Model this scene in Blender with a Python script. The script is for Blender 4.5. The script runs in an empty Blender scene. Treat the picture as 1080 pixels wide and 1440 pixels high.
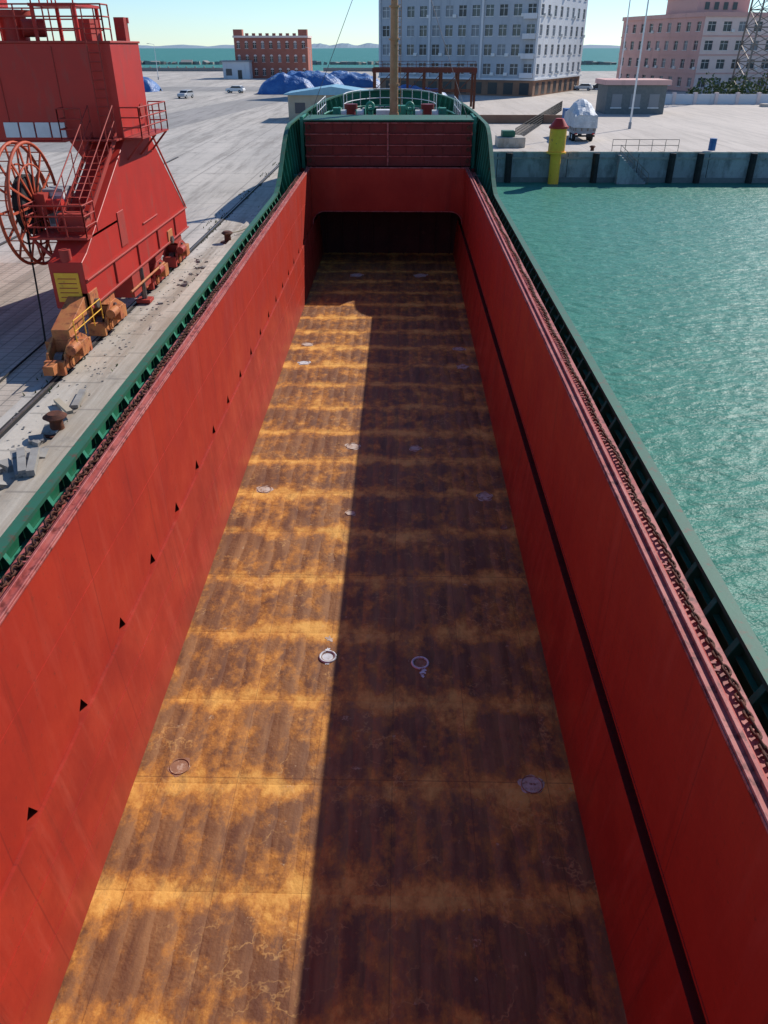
import bpy, math, random
from mathutils import Vector, Matrix
from mathutils import noise as mn
random.seed(7)
sc=bpy.context.scene
R=math.radians
CZ=9.5
# ------------------------------------------------ materials
def _n(nt,t,**k):
    n=nt.nodes.new(t)
    for a,b in k.items(): setattr(n,a,b)
    return n
def c4(c): return (c[0],c[1],c[2],1)
def math_(nt,op,a,b=None,c=None,clamp=False):
    n=_n(nt,'ShaderNodeMath',operation=op); n.use_clamp=clamp
    for i,v in enumerate((a,b,c)):
        if v is None: continue
        if isinstance(v,(int,float)): n.inputs[i].default_value=v
        else: nt.links.new(v,n.inputs[i])
    return n.outputs[0]
def mix_(nt,f,a,b,mode='MIX'):
    n=_n(nt,'ShaderNodeMix',data_type='RGBA',blend_type=mode)
    for s,v in ((n.inputs[0],f),(n.inputs[6],a),(n.inputs[7],b)):
        if isinstance(v,(int,float)): s.default_value=v
        elif isinstance(v,tuple): s.default_value=c4(v)
        else: nt.links.new(v,s)
    return n.outputs[2]
def noise_(nt,co,scale,detail=5,rough=.6,st=(1,1,1),off=(0,0,0)):
    m=_n(nt,'ShaderNodeMapping'); m.inputs['Scale'].default_value=st; m.inputs['Location'].default_value=off
    nt.links.new(co,m.inputs[0])
    n=_n(nt,'ShaderNodeTexNoise'); n.inputs['Scale'].default_value=scale
    n.inputs['Detail'].default_value=detail; n.inputs['Roughness'].default_value=rough
    nt.links.new(m.outputs[0],n.inputs['Vector'])
    return n.outputs['Fac']
def ramp_(nt,f,a,b):
    n=_n(nt,'ShaderNodeMapRange'); n.inputs[1].default_value=a; n.inputs[2].default_value=b
    n.clamp=True
    nt.links.new(f,n.inputs[0]); return n.outputs[0]
def base_(name):
    m=bpy.data.materials.new(name); m.use_nodes=True; nt=m.node_tree
    b=nt.nodes['Principled BSDF']; co=_n(nt,'ShaderNodeTexCoord').outputs['Object']
    b.inputs['Specular IOR Level'].default_value=.28
    return m,nt,b,co
def bump_(nt,b,h,strength=.5,dist=.02,normal=None):
    n=_n(nt,'ShaderNodeBump'); n.inputs['Strength'].default_value=strength; n.inputs['Distance'].default_value=dist
    nt.links.new(h,n.inputs['Height'])
    if normal is not None: nt.links.new(normal,n.inputs['Normal'])
    nt.links.new(n.outputs[0],b.inputs['Normal']); return n.outputs[0]
def mat(name,c1,c2=None,c3=None,scale=.6,rough=.6,metal=0,st=(1,1,1),bump=.15,bs=15,dist=.01,spot=(.6,.7),sscale=3,sst=(1,1,1)):
    m,nt,b,co=base_(name)
    c2=c2 or tuple(x*.75 for x in c1)
    f=ramp_(nt,noise_(nt,co,scale,4,.62,st),.33,.67)
    col=mix_(nt,f,c1,c2)
    if c3:
        s=ramp_(nt,noise_(nt,co,sscale,5,.65,sst,(3,7,1)),spot[0],spot[1])
        col=mix_(nt,s,col,c3)
    nt.links.new(col,b.inputs['Base Color'])
    b.inputs['Roughness'].default_value=rough; b.inputs['Metallic'].default_value=metal
    if bump: bump_(nt,b,noise_(nt,co,bs,2,.6),bump,dist)
    return m
M={}
def wallmat(name,c1,c2,dirt,rough=.42):
    m,nt,b,co=base_(name)
    b.inputs['Specular IOR Level'].default_value=.2
    f=ramp_(nt,noise_(nt,co,.5,5,.6,(1,1,1)),.35,.65)
    col=mix_(nt,f,c1,c2)
    s=ramp_(nt,noise_(nt,co,1.2,6,.65,(1,1.6,.22),(2,2,2)),.52,.8)
    col=mix_(nt,math_(nt,'MULTIPLY',s,.5),col,dirt)
    s2=ramp_(nt,noise_(nt,co,7,4,.75),.61,.70)
    col=mix_(nt,math_(nt,'MULTIPLY',s2,.5),col,(.15,.035,.022))
    s3=ramp_(nt,noise_(nt,co,.9,6,.7,(1,2.8,.12),(7,2,2)),.57,.72)
    col=mix_(nt,math_(nt,'MULTIPLY',s3,.55),col,(.17,.024,.016))
    sp=_n(nt,'ShaderNodeSeparateXYZ'); nt.links.new(co,sp.inputs[0])
    # browner and darker towards the foot of the hold side
    low=math_(nt,'MULTIPLY',ramp_(nt,math_(nt,'ADD',sp.outputs[2],math_(nt,'MULTIPLY',s,1.2)),-13.6,-15.2),.55)
    col=mix_(nt,low,col,(.22,.055,.03))
    fr=math_(nt,'FRACT',math_(nt,'DIVIDE',sp.outputs[1],5.12))
    ln=math_(nt,'LESS_THAN',math_(nt,'ABSOLUTE',math_(nt,'SUBTRACT',fr,.5)),.0035)
    col=mix_(nt,math_(nt,'MULTIPLY',ln,.45),col,(.2,.02,.015))
    nt.links.new(col,b.inputs['Base Color'])
    rr=math_(nt,'ADD',math_(nt,'MULTIPLY',f,.2),rough); nt.links.new(rr,b.inputs['Roughness'])
    fy=math_(nt,'ABSOLUTE',math_(nt,'SINE',math_(nt,'MULTIPLY',sp.outputs[1],math.pi/1.28)))
    h=math_(nt,'ADD',math_(nt,'MULTIPLY',fy,.45),noise_(nt,co,1.3,3,.5))
    bump_(nt,b,h,.45,.04)
    return m
M['red_wall']=wallmat('red_hold_paint',(.450,.036,.018),(.370,.028,.015),(.50,.075,.045),.42)
M['red_low']=wallmat('red_hopper_paint',(.43,.038,.020),(.31,.027,.016),(.54,.11,.07),.36)
M['rim']=mat('faded_red_rim',(.36,.055,.045),(.48,.15,.125),(.16,.03,.025),scale=2.2,rough=.6,st=(1,.4,1),spot=(.50,.66),sscale=5)
M['maroon']=mat('shaded_maroon_paint',(.22,.024,.020),(.16,.018,.015),(.12,.04,.025),scale=1.2,rough=.5)  # maroon carries the shade of the hatch stack's camera-facing side
M['bulkhd']=mat('rusty_bulkhead_shade',(.075,.028,.02),(.05,.02,.015),(.10,.045,.03),scale=.8,rough=.8)  # rust brown darkened to put the forward recess's shade into the colour
M['green']=mat('green_paint',(.018,.16,.085),(.014,.115,.06),(.10,.055,.03),scale=1.5,rough=.5,spot=(.62,.74),sscale=4)
M['green_rail']=mat('green_rail_paint',(.025,.14,.085),(.035,.115,.075),(.11,.07,.045),scale=2,rough=.6,spot=(.56,.7),sscale=5)
M['green_lt']=mat('light_green_paint',(.04,.27,.18),(.03,.20,.12),(.12,.08,.05),scale=2,rough=.5,spot=(.62,.72))
M['deck']=mat('red_brown_deck',(.13,.03,.022),(.09,.03,.02),(.16,.07,.04),scale=1.5,rough=.75,bump=.3)
M['hull']=mat('hull_green',(.015,.09,.05),(.02,.07,.045),(.12,.05,.03),scale=.8,rough=.5)
M['rust']=mat('rusty_chain',(.14,.045,.025),(.07,.03,.02),(.22,.09,.04),scale=9,rough=.85,bump=.5,bs=40)
M['dark']=mat('void_shade_black',(.012,.006,.005),rough=.9,bump=0)  # near-black colour standing in for the shade behind the wall holes
M['cred']=mat('crane_red_paint',(.54,.034,.022),(.45,.032,.022),(.34,.07,.05),scale=.7,rough=.45,spot=(.55,.75),sscale=2.2,sst=(1,1,.25))
M['cred2']=mat('crane_red_dusty',(.44,.045,.03),(.35,.05,.035),(.26,.10,.055),scale=2,rough=.6)
M['reel']=mat('reel_orange_red',(.55,.10,.04),(.45,.07,.03),(.25,.09,.05),scale=2,rough=.6)
M['ochre']=mat('ochre_primer',(.56,.23,.07),(.46,.12,.05),(.24,.07,.035),scale=1.6,rough=.65,spot=(.52,.66))
M['yellow']=mat('yellow_paint',(.95,.50,.045),(.88,.42,.04),(.50,.22,.05),scale=3,rough=.55)
M['white']=mat('white_paint',(.78,.78,.76),(.66,.66,.64),(.4,.33,.26),scale=2,rough=.5,spot=(.68,.75))
M['grey']=mat('grey_paint',(.34,.35,.36),(.26,.27,.28),scale=2,rough=.55)
M['kiosk']=mat('dark_kiosk_cladding',(.16,.18,.18),(.12,.14,.14),scale=2,rough=.6)
M['black']=mat('black_rubber',(.02,.02,.02),(.035,.033,.03),scale=3,rough=.85)
M['steel']=mat('worn_steel',(.25,.22,.20),(.16,.12,.10),scale=3,rough=.45,metal=.6)
M['mast']=mat('tan_mast_paint',(.46,.26,.13),(.38,.20,.09),(.22,.10,.05),scale=2,rough=.5)
M['rope']=mat('mooring_rope',(.45,.40,.30),(.32,.28,.20),scale=8,rough=.9)
M['tarp']=mat('blue_tarpaulin',(.035,.11,.30),(.06,.17,.40),(.30,.38,.46),scale=.5,rough=.5,bump=.9,bs=1.2,dist=.35,spot=(.60,.66),sscale=.5,sst=(1,1,.4))
M['roofblue']=mat('blue_roof',(.20,.40,.50),(.26,.46,.55),scale=1,rough=.5)
M['beige']=mat('beige_wall',(.50,.42,.31),(.42,.35,.25),scale=.8,rough=.85)
M['brownwall']=mat('brown_wall',(.24,.13,.085),(.29,.17,.11),scale=.6,rough=.85)
M['offshade']=mat('office_render_shaded',(.44,.47,.50),(.39,.42,.45),(.31,.34,.37),scale=.12,rough=.8,sst=(1,1,.15),sscale=.6,spot=(.52,.72))  # office render with the shaded side's tone put into the colour
M['offwhite']=mat('office_render_lit_trim',(.68,.69,.70),(.62,.63,.64),(.48,.48,.48),scale=.12,rough=.8,sst=(1,1,.15),sscale=.6,spot=(.56,.76))  # sunlit-side copy of the office render, also used for white trim and walls
M['pink']=mat('pink_render',(.72,.43,.38),(.66,.39,.34),(.54,.33,.29),scale=.12,rough=.85,sst=(1,1,.15),sscale=.5,spot=(.55,.75))
M['pinkwhite']=mat('pale_pink_trim',(.80,.65,.59),(.74,.59,.53),scale=.4,rough=.85)
M['brick']=mat('red_brick',(.42,.15,.11),(.36,.13,.09),(.46,.21,.16),scale=.5,rough=.9)
def glass(name,c,r=.12):
    m,nt,b,co=base_(name); b.inputs['Base Color'].default_value=c4(c); b.inputs['Roughness'].default_value=r; b.inputs['Specular IOR Level'].default_value=.5; return m
M['glass']=glass('window_glass',(.04,.06,.08)); M['glass2']=glass('window_curtain',(.20,.22,.24),.3); M['glass3']=glass('window_open',(.02,.025,.03),.3)
M['stone']=mat('granite_blocks',(.34,.32,.29),(.25,.23,.21),(.14,.13,.12),scale=2,rough=.9,bump=.5)
M['leaf']=mat('shrub_leaves',(.045,.085,.025),(.09,.12,.04),scale=1.2,rough=.8,bump=0)
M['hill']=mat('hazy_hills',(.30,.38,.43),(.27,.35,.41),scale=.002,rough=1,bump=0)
M['bluep']=mat('blue_drum',(.03,.14,.34),(.03,.11,.28),rough=.5)
M['tarpw']=mat('grey_tarpaulin',(.58,.60,.62),(.40,.42,.44),(.66,.67,.68),scale=1.5,rough=.6,bump=.8,bs=3,dist=.08)
M['carp']=mat('silver_car_paint',(.45,.47,.49),(.42,.44,.46),rough=.3,bump=0)
M['chalk']=mat('worn_white_paint',(.60,.52,.45),(.44,.31,.22),(.24,.11,.06),scale=5,rough=.8,spot=(.54,.66),sscale=7)
M['plate']=mat('rusted_plate',(.36,.18,.10),(.26,.12,.07),(.5,.34,.24),scale=4,rough=.8,spot=(.55,.65),sscale=8)
M['wet']=mat('fresh_white_paint',(.66,.68,.70),(.5,.5,.5),(.25,.14,.08),scale=6,rough=.6,spot=(.58,.66),sscale=9)

def floormat():
    m,nt,b,co=base_('rusty_hold_floor')
    b.inputs['Specular IOR Level'].default_value=.16
    sp=_n(nt,'ShaderNodeSeparateXYZ'); nt.links.new(co,sp.inputs[0]); x=sp.outputs[0]; y=sp.outputs[1]
    wob=noise_(nt,co,.7,5,.65)
    wobc=math_(nt,'SUBTRACT',wob,.5)
    yw=math_(nt,'ADD',y,math_(nt,'MULTIPLY',wobc,1.3))
    ph=math_(nt,'MULTIPLY',math_(nt,'ADD',yw,-9.1),2*math.pi/2.65)
    band=math_(nt,'POWER',math_(nt,'ADD',math_(nt,'MULTIPLY',math_(nt,'COSINE',ph),.5),.5),5.0)
    n1=noise_(nt,co,.62,6,.70,(1,.8,1),(3,1,7))
    n2=noise_(nt,co,2.1,7,.72,(1,.7,1),(5,1,0))
    st=noise_(nt,co,2.6,5,.6,(1,.10,1))
    base=mix_(nt,ramp_(nt,st,.38,.62),(.170,.076,.038),(.30,.145,.062))
    xs=math_(nt,'ADD',x,math_(nt,'MULTIPLY',wobc,.35))
    stripe=math_(nt,'POWER',math_(nt,'ABSOLUTE',math_(nt,'SINE',math_(nt,'MULTIPLY',xs,math.pi/.52))),3.0)
    sg=math_(nt,'MULTIPLY',math_(nt,'MULTIPLY',stripe,ramp_(nt,n1,.40,.60)),.5)
    base=mix_(nt,sg,base,(.125,.050,.028))
    q=math_(nt,'ADD',math_(nt,'MULTIPLY',n1,.62),math_(nt,'MULTIPLY',n2,.58))
    q=math_(nt,'ADD',q,math_(nt,'MULTIPLY',band,.15))
    col=mix_(nt,math_(nt,'MULTIPLY',ramp_(nt,q,.585,.71),.9),base,(.54,.225,.048))
    col=mix_(nt,math_(nt,'MULTIPLY',ramp_(nt,q,.69,.82),.8),col,(.80,.44,.11))
    thin=noise_(nt,co,1.0,4,.6,(1,1,1),(9,3,0))
    vein=math_(nt,'MULTIPLY',ramp_(nt,math_(nt,'ABSOLUTE',math_(nt,'SUBTRACT',thin,.5)),.014,.0),ramp_(nt,wob,.5,.6))
    col=mix_(nt,math_(nt,'MULTIPLY',vein,.45),col,(.70,.40,.14))
    dk=ramp_(nt,noise_(nt,co,.8,6,.72,(1.5,.7,1),(1,8,3)),.52,.66)
    col=mix_(nt,math_(nt,'MULTIPLY',dk,.65),col,(.125,.052,.032))
    # bare scoured scratches
    sc1=ramp_(nt,noise_(nt,co,3.2,5,.7,(1,1,1),(2,6,1)),.665,.70)
    col=mix_(nt,math_(nt,'MULTIPLY',sc1,.6),col,(.52,.36,.22))
    f1=math_(nt,'ABSOLUTE',math_(nt,'SUBTRACT',math_(nt,'FRACT',math_(nt,'DIVIDE',y,7.95)),.5))
    f2=math_(nt,'ABSOLUTE',math_(nt,'SUBTRACT',math_(nt,'FRACT',math_(nt,'DIVIDE',math_(nt,'ADD',x,.96),1.8)),.5))
    ln=math_(nt,'MAXIMUM',math_(nt,'LESS_THAN',f1,.0020),math_(nt,'LESS_THAN',f2,.005))
    col=mix_(nt,math_(nt,'MULTIPLY',ln,.40),col,(.09,.036,.022))
    nt.links.new(col,b.inputs['Base Color'])
    nt.links.new(math_(nt,'ADD',math_(nt,'MULTIPLY',n2,.35),.40),b.inputs['Roughness'])
    cy=math_(nt,'ABSOLUTE',math_(nt,'SINE',math_(nt,'MULTIPLY',math_(nt,'ADD',y,-9.1),math.pi/2.65)))
    cx=math_(nt,'ABSOLUTE',math_(nt,'SINE',math_(nt,'MULTIPLY',xs,math.pi/.52)))
    h=math_(nt,'MULTIPLY',math_(nt,'ADD',math_(nt,'MULTIPLY',cx,.5),.6),math_(nt,'POWER',cy,.6))
    h=math_(nt,'ADD',h,math_(nt,'MULTIPLY',wob,1.6))
    h=math_(nt,'ADD',h,math_(nt,'MULTIPLY',noise_(nt,co,18,4,.7),.12))
    bump_(nt,b,h,.65,.08)
    return m
M['floor']=floormat()
def watermat():
    m,nt,b,co=base_('harbour_water')
    f=ramp_(nt,noise_(nt,co,.02,4,.5),.35,.65)
    col=mix_(nt,f,(.052,.215,.150),(.064,.245,.178))
    rp=ramp_(nt,noise_(nt,co,1.0,5,.65,(1,1.9,1)),.38,.62)
    col=mix_(nt,math_(nt,'MULTIPLY',rp,.6),col,(.026,.135,.098))
    nt.links.new(col,b.inputs['Base Color'])
    b.inputs['Roughness'].default_value=.42; b.inputs['IOR'].default_value=1.33; b.inputs['Specular IOR Level'].default_value=.15
    h=math_(nt,'ADD',noise_(nt,co,1.3,4,.6,(1,1.8,1)),math_(nt,'MULTIPLY',noise_(nt,co,.35,3,.55,(1,1.7,1)),1.3))
    bump_(nt,b,h,.55,.26)
    return m
M['water']=watermat()
def groundmat(name,a,bc,cc,joint=0,jx=6,jy=6,dk=.6):
    m,nt,b,co=base_(name)
    f=ramp_(nt,noise_(nt,co,.06,6,.62,(1.8,.5,1)),.40,.60)
    col=mix_(nt,f,a,bc)
    f2=ramp_(nt,noise_(nt,co,.38,7,.72,(2.4,.16,1),(4,4,4)),.48,.64)
    col=mix_(nt,math_(nt,'MULTIPLY',f2,.85),col,cc)
    f3=ramp_(nt,noise_(nt,co,4,4,.75),.35,.75)
    col=mix_(nt,math_(nt,'MULTIPLY',f3,.35),col,tuple(v*.55 for v in a))
    f4=ramp_(nt,noise_(nt,co,.5,7,.75,(1,1,1),(8,1,2)),.56,.64)
    col=mix_(nt,math_(nt,'MULTIPLY',f4,dk),col,tuple(v*.42 for v in a))
    if joint:
        sp=_n(nt,'ShaderNodeSeparateXYZ'); nt.links.new(co,sp.inputs[0])
        g1=math_(nt,'LESS_THAN',math_(nt,'ABSOLUTE',math_(nt,'SUBTRACT',math_(nt,'FRACT',math_(nt,'DIVIDE',sp.outputs[0],jx)),.5)),min(.05/jx,.04))
        g2=math_(nt,'LESS_THAN',math_(nt,'ABSOLUTE',math_(nt,'SUBTRACT',math_(nt,'FRACT',math_(nt,'DIVIDE',sp.outputs[1],jy)),.5)),min(.05/jy,.05))
        col=mix_(nt,math_(nt,'MULTIPLY',math_(nt,'MAXIMUM',g1,g2),joint),col,(.12,.11,.10))
    nt.links.new(col,b.inputs['Base Color']); b.inputs['Roughness'].default_value=.9
    bump_(nt,b,noise_(nt,co,8,3,.7),.4,.02)
    return m
M['apron']=groundmat('weathered_concrete_apron',(.57,.51,.44),(.44,.40,.35),(.28,.25,.215),.5,5,5)
M['strip']=groundmat('quay_edge_concrete',(.62,.55,.46),(.50,.44,.36),(.31,.25,.19),.4,50,2.5)
M['cobble']=groundmat('rough_setts',(.46,.38,.31),(.52,.44,.36),(.29,.24,.19),.6,.6,.4)
M['plaza']=groundmat('pale_plaza_paving',(.62,.54,.46),(.54,.47,.40),(.46,.40,.34),.3,8,8,.25)
M['road']=groundmat('harbour_road',(.37,.34,.31),(.31,.29,.26),(.24,.22,.20))
M['quaywall']=groundmat('quay_wall_concrete',(.36,.38,.38),(.26,.28,.29),(.14,.15,.15),0)
# ------------------------------------------------ mesh builder
class MB:
    def __init__(s): s.v=[];s.f=[];s.m=[];s.T=None;s.mats=[];s.sm=[]
    def mi(s,k):
        if k not in s.mats: s.mats.append(k)
        return s.mats.index(k)
    def add(s,vs,fs,k,smooth=False):
        o=len(s.v)
        for p in vs:
            p=Vector(p)
            if s.T is not None: p=s.T@p
            s.v.append(tuple(p))
        i=s.mi(k)
        for f in fs: s.f.append([o+a for a in f]); s.m.append(i); s.sm.append(smooth)
    def box(s,x0,x1,y0,y1,z0,z1,k):
        s.add([(x0,y0,z0),(x1,y0,z0),(x1,y1,z0),(x0,y1,z0),(x0,y0,z1),(x1,y0,z1),(x1,y1,z1),(x0,y1,z1)],
              [(0,3,2,1),(4,5,6,7),(0,1,5,4),(1,2,6,5),(2,3,7,6),(3,0,4,7)],k)
    def beam(s,p0,p1,w,h,k):
        p0=Vector(p0);p1=Vector(p1);d=(p1-p0).normalized()
        up=Vector((0,0,1)) if abs(d.z)<.95 else Vector((0,1,0))
        a=d.cross(up).normalized();b=a.cross(d).normalized()
        vs=[]
        for p in (p0,p1):
            for i,j in ((-1,-1),(1,-1),(1,1),(-1,1)): vs.append(p+a*(i*w/2)+b*(j*h/2))
        s.add(vs,[(3,2,1,0),(4,5,6,7),(0,1,5,4),(1,2,6,5),(2,3,7,6),(3,0,4,7)],k)
    def cyl(s,p0,p1,r0,k,r1=None,seg=10,smooth=True):
        r1=r0 if r1 is None else r1
        p0=Vector(p0);p1=Vector(p1);d=(p1-p0).normalized()
        up=Vector((0,0,1)) if abs(d.z)<.95 else Vector((0,1,0))
        a=d.cross(up).normalized();b=a.cross(d).normalized()
        vs=[];fs=[]
        for p,r in ((p0,r0),(p1,r1)):
            for i in range(seg):
                t=2*math.pi*i/seg; vs.append(p+a*math.cos(t)*r+b*math.sin(t)*r)
        for i in range(seg): fs.append((i,(i+1)%seg,seg+(i+1)%seg,seg+i))
        s.add(vs,fs,k,smooth)
        s.add(vs[:seg],[tuple(reversed(range(seg)))],k); s.add(vs[seg:],[tuple(range(seg))],k)
    def path(s,pts,r,k,seg=6):
        for a,b in zip(pts[:-1],pts[1:]): s.cyl(a,b,r,k,seg=seg)
    def torus(s,c,ax,R0,r,k,n=32,m=8,sx=1,up=None):
        ax=Vector(ax).normalized(); u=Vector(up) if up else (Vector((0,0,1)) if abs(ax.z)<.9 else Vector((0,1,0)))
        a=ax.cross(u).normalized(); b=a.cross(ax).normalized(); c=Vector(c)
        vs=[];fs=[]
        for i in range(n):
            t=2*math.pi*i/n; d=a*math.cos(t)*1+b*math.sin(t); dc=a*math.cos(t)*R0+b*math.sin(t)*R0*sx
            for j in range(m):
                q=2*math.pi*j/m
                vs.append(c+dc+d*math.cos(q)*r+ax*math.sin(q)*r)
        for i in range(n):
            for j in range(m): fs.append((i*m+j,((i+1)%n)*m+j,((i+1)%n)*m+(j+1)%m,i*m+(j+1)%m))
        s.add(vs,fs,k,True)
    def prism(s,poly,axis,a,b,k):
        def P(u,v,w):
            return {'x':(w,u,v),'y':(u,w,v),'z':(u,v,w)}[axis]
        n=len(poly)
        vs=[P(u,v,a) for u,v in poly]+[P(u,v,b) for u,v in poly]
        fs=[tuple(range(n)),tuple(reversed(range(n,2*n)))]+[(i,n+i,n+(i+1)%n,(i+1)%n) for i in range(n)]
        s.add(vs,fs,k)
    def railing(s,pts,h,k,sp=1.2,r=.025,mid=2):
        pts=[Vector(p) for p in pts]
        for a,b in zip(pts[:-1],pts[1:]):
            L=(b-a).length; n=max(1,round(L/sp))
            for i in range(n+1):
                p=a.lerp(b,i/n); s.cyl(p,p+Vector((0,0,h)),r,k,seg=6)
            for q in range(mid+1):
                z=Vector((0,0,h*(1-q/(mid+1)))); s.cyl(a+z,b+z,r,k,seg=6)
    def stairs(s,p0,p1,wv,k,n=10,rail=1.0):
        p0=Vector(p0);p1=Vector(p1);wv=Vector(wv)
        for o in (Vector((0,0,0)),wv):
            s.beam(p0+o,p1+o,.05,.2,k)
            z=Vector((0,0,rail)); s.cyl(p0+o+z,p1+o+z,.025,k,seg=6); z2=z*.5; s.cyl(p0+o+z2,p1+o+z2,.02,k,seg=6)
            for i in range(5):
                q=p0.lerp(p1,i/4)+o; s.cyl(q,q+z,.022,k,seg=6)
        for i in range(n):
            q=p0.lerp(p1,(i+.5)/n); d=(p1-p0); d.z=0; d=d.normalized() if d.length>0 else Vector((0,1,0)); d=d*.12
            s.add([q-d,q+d,q+d+wv,q-d+wv],[(0,1,2,3)],k)
    def build(s,name,parent=None,bevel=0,loc=None):
        me=bpy.data.meshes.new(name); me.from_pydata(s.v,[],s.f)
        for k in s.mats: me.materials.append(M[k])
        me.polygons.foreach_set('material_index',s.m); me.polygons.foreach_set('use_smooth',s.sm)
        me.update(); o=bpy.data.objects.new(name,me); sc.collection.objects.link(o)
        if parent: o.parent=parent
        if loc: o.location=loc
        if bevel:
            b=o.modifiers.new('b','BEVEL'); b.width=bevel; b.segments=1; b.limit_method='ANGLE'
        return o
def empty(name,loc=(0,0,0)):
    e=bpy.data.objects.new(name,None); sc.collection.objects.link(e); e.location=loc; e.empty_display_size=.5; return e
# ------------------------------------------------ SHIP (local coordinates, z = -drop below the bridge eye level)
ship=empty('cargo_ship',(0,0,CZ)); ship.rotation_euler=(R(.77),0,0)
c=-.96; XL=c-5.4; XR=c+5.4
DT=8.1; DB=11.8; DF=14.8; YA=-1; YF=58.4; YE=62.5
FL=c-5.1; FR=c+5.1
b=MB()
def wallstrip(b,X):
    ZN=-(DB-.40)
    b.add([(X,YA,-DT),(X,YE,-DT),(X,YE,ZN),(X,YA,ZN)],[(0,1,2,3)],'red_wall')
    ys=[8.44+2.56*i for i in range(-3,30) if 8.44+2.56*i<YE-1.3]
    prev=YA
    for yh in ys:
        a=prev; e=yh+1.28
        b.add([(X,a,ZN),(X,e,ZN),(X,e,-DB),(X,yh+.28,-DB),(X,yh+.08,-(DB-.37)),(X,yh-.28,-DB),(X,a,-DB)],[(0,1,2,3,4,5,6)],'red_wall')
        prev=e
    b.add([(X,prev,ZN),(X,YE,ZN),(X,YE,-DB),(X,prev,-DB)],[(0,1,2,3)],'red_wall')
wallstrip(b,XL)
b.add([(XR,YA,-DT),(XR,YE,-DT),(XR,YE,-DB),(XR,YA,-DB)],[(0,1,2,3)],'red_wall')
b.build('hold_upper_wall',ship)
b=MB()
b.add([(XL+.07,YA,-DB-.02),(XL+.07,YE,-DB-.02),(FL,YE,-DF),(FL,YA,-DF)],[(0,1,2,3)],'red_low')
b.add([(XL-.25,YA,-DB),(XL+.07,YA,-DB-.02),(XL+.07,YE,-DB-.02),(XL-.25,YE,-DB)],[(0,1,2,3)],'red_low')
b.add([(XR,YA,-DB),(XR,YE,-DB),(XR+.5,YE,-DB),(XR+.5,YA,-DB)],[(0,1,2,3)],'maroon')  # slot faces coloured darker than the plating to deepen the recess shade
b.add([(XR+.5,YA,-DB),(XR+.5,YE,-DB),(XR+.5,YE,-DB-.6),(XR+.5,YA,-DB-.6)],[(0,1,2,3)],'maroon')
b.add([(XR+.5,YA,-DB-.6),(XR+.5,YE,-DB-.6),(XR-.05,YE,-DB-.45),(XR-.05,YA,-DB-.45)],[(0,1,2,3)],'maroon')
b.add([(XR-.05,YA,-DB-.45),(XR-.05,YE,-DB-.45),(FR,YE,-DF),(FR,YA,-DF)],[(0,1,2,3)],'red_low')
b.build('hold_hopper_plating',ship)
b=MB()
b.box(XL-.30,XL-.26,YA,YE,-DB,-DT-.4,'dark')  # backing sheet painted near-black as the shade seen through the holes
b.box(XL,XL+.012,YA,YF,-DT-1.62,-DT-1.60,'red_wall')
for d in (12.85,13.9):
    t=(d-DB)/(DF-DB); x=XL+.07+(FL-XL-.07)*t
    b.box(x-.01,x+.016,YA,YE,-d-.012,-d+.012,'red_low')
b.box(XR-.02,XR+.02,YA,YE,-DB-.03,-DB+.03,'red_wall')
b.build('wall_seams_and_shade_backing',ship)
b=MB()
b.add([(FL,YA,-DF),(FR,YA,-DF),(FR,YE,-DF),(FL,YE,-DF)],[(0,1,2,3)],'floor')
b.build('hold_floor',ship)
b=MB()
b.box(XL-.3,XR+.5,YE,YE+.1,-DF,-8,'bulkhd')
b.box(XL-.3,XR+.5,YA-.1,YA,-DF,-DT,'red_wall')
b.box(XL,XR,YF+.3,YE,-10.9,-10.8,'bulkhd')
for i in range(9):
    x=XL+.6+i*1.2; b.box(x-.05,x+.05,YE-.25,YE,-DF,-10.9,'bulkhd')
b.build('hold_bulkheads',ship)
b=MB()
poly=[(XL,-DT),(XR,-DT)]
for i in range(7):
    t=R(90*i/6); poly.append((XR-.9+.9*math.cos(t),-DB+.86*math.sin(t)))
for i in range(7):
    t=R(90-90*i/6); poly.append((XL+.9-.9*math.cos(t),-DB+.86*math.sin(t)))
b.prism(poly,'y',YF,YF+.05,'red_wall')
for p,q in zip(poly[2:-1],poly[3:]):
    b.beam((p[0],YF-.02,p[1]),(q[0],YF-.02,q[1]),.10,.05,'rim')
b.build('forward_coaming_plate',ship)
b=MB()
for X,s in ((XL,-1),(XR,1)):
    xs=sorted((X,X+s*.28)); b.box(xs[0],xs[1],YA,YF+.3,-DT,-DT+.05,'rim')
    xs=sorted((X+s*.02,X+s*.06)); b.box(xs[0],xs[1],YA,YF,-DT+.05,-DT+.09,'rim')
    xs=sorted((X+s*.17,X+s*.20)); b.box(xs[0],xs[1],YA,YF,-DT+.05,-DT+.12,'rim')
    xs=sorted((X+s*.28,X+s*.34)); b.box(xs[0],xs[1],YA,YF+.3,-9.7,-DT-.02,'red_wall')
    xs=sorted((X+s*.34,X+s*.74)); b.box(xs[0],xs[1],YA,YF,-DT-.27,-DT-.22,'rim')
    y=YA+.5
    while y<YF:
        b.prism([(X+s*.34,-DT-.27),(X+s*.72,-DT-.27),(X+s*.50,-9.6),(X+s*.34,-9.6)],'y',y,y+.03,'red_wall'); y+=1.28
b.box(XL-.34,XR+.34,YF+.05,YF+.35,-DT-.0,-DT+.06,'rim')
b.box(XL-.34,XR+.34,YF+.06,YF+.30,-9.7,-DT,'red_wall')
b.build('hatch_coaming',ship,bevel=.008)
b=MB()
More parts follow.
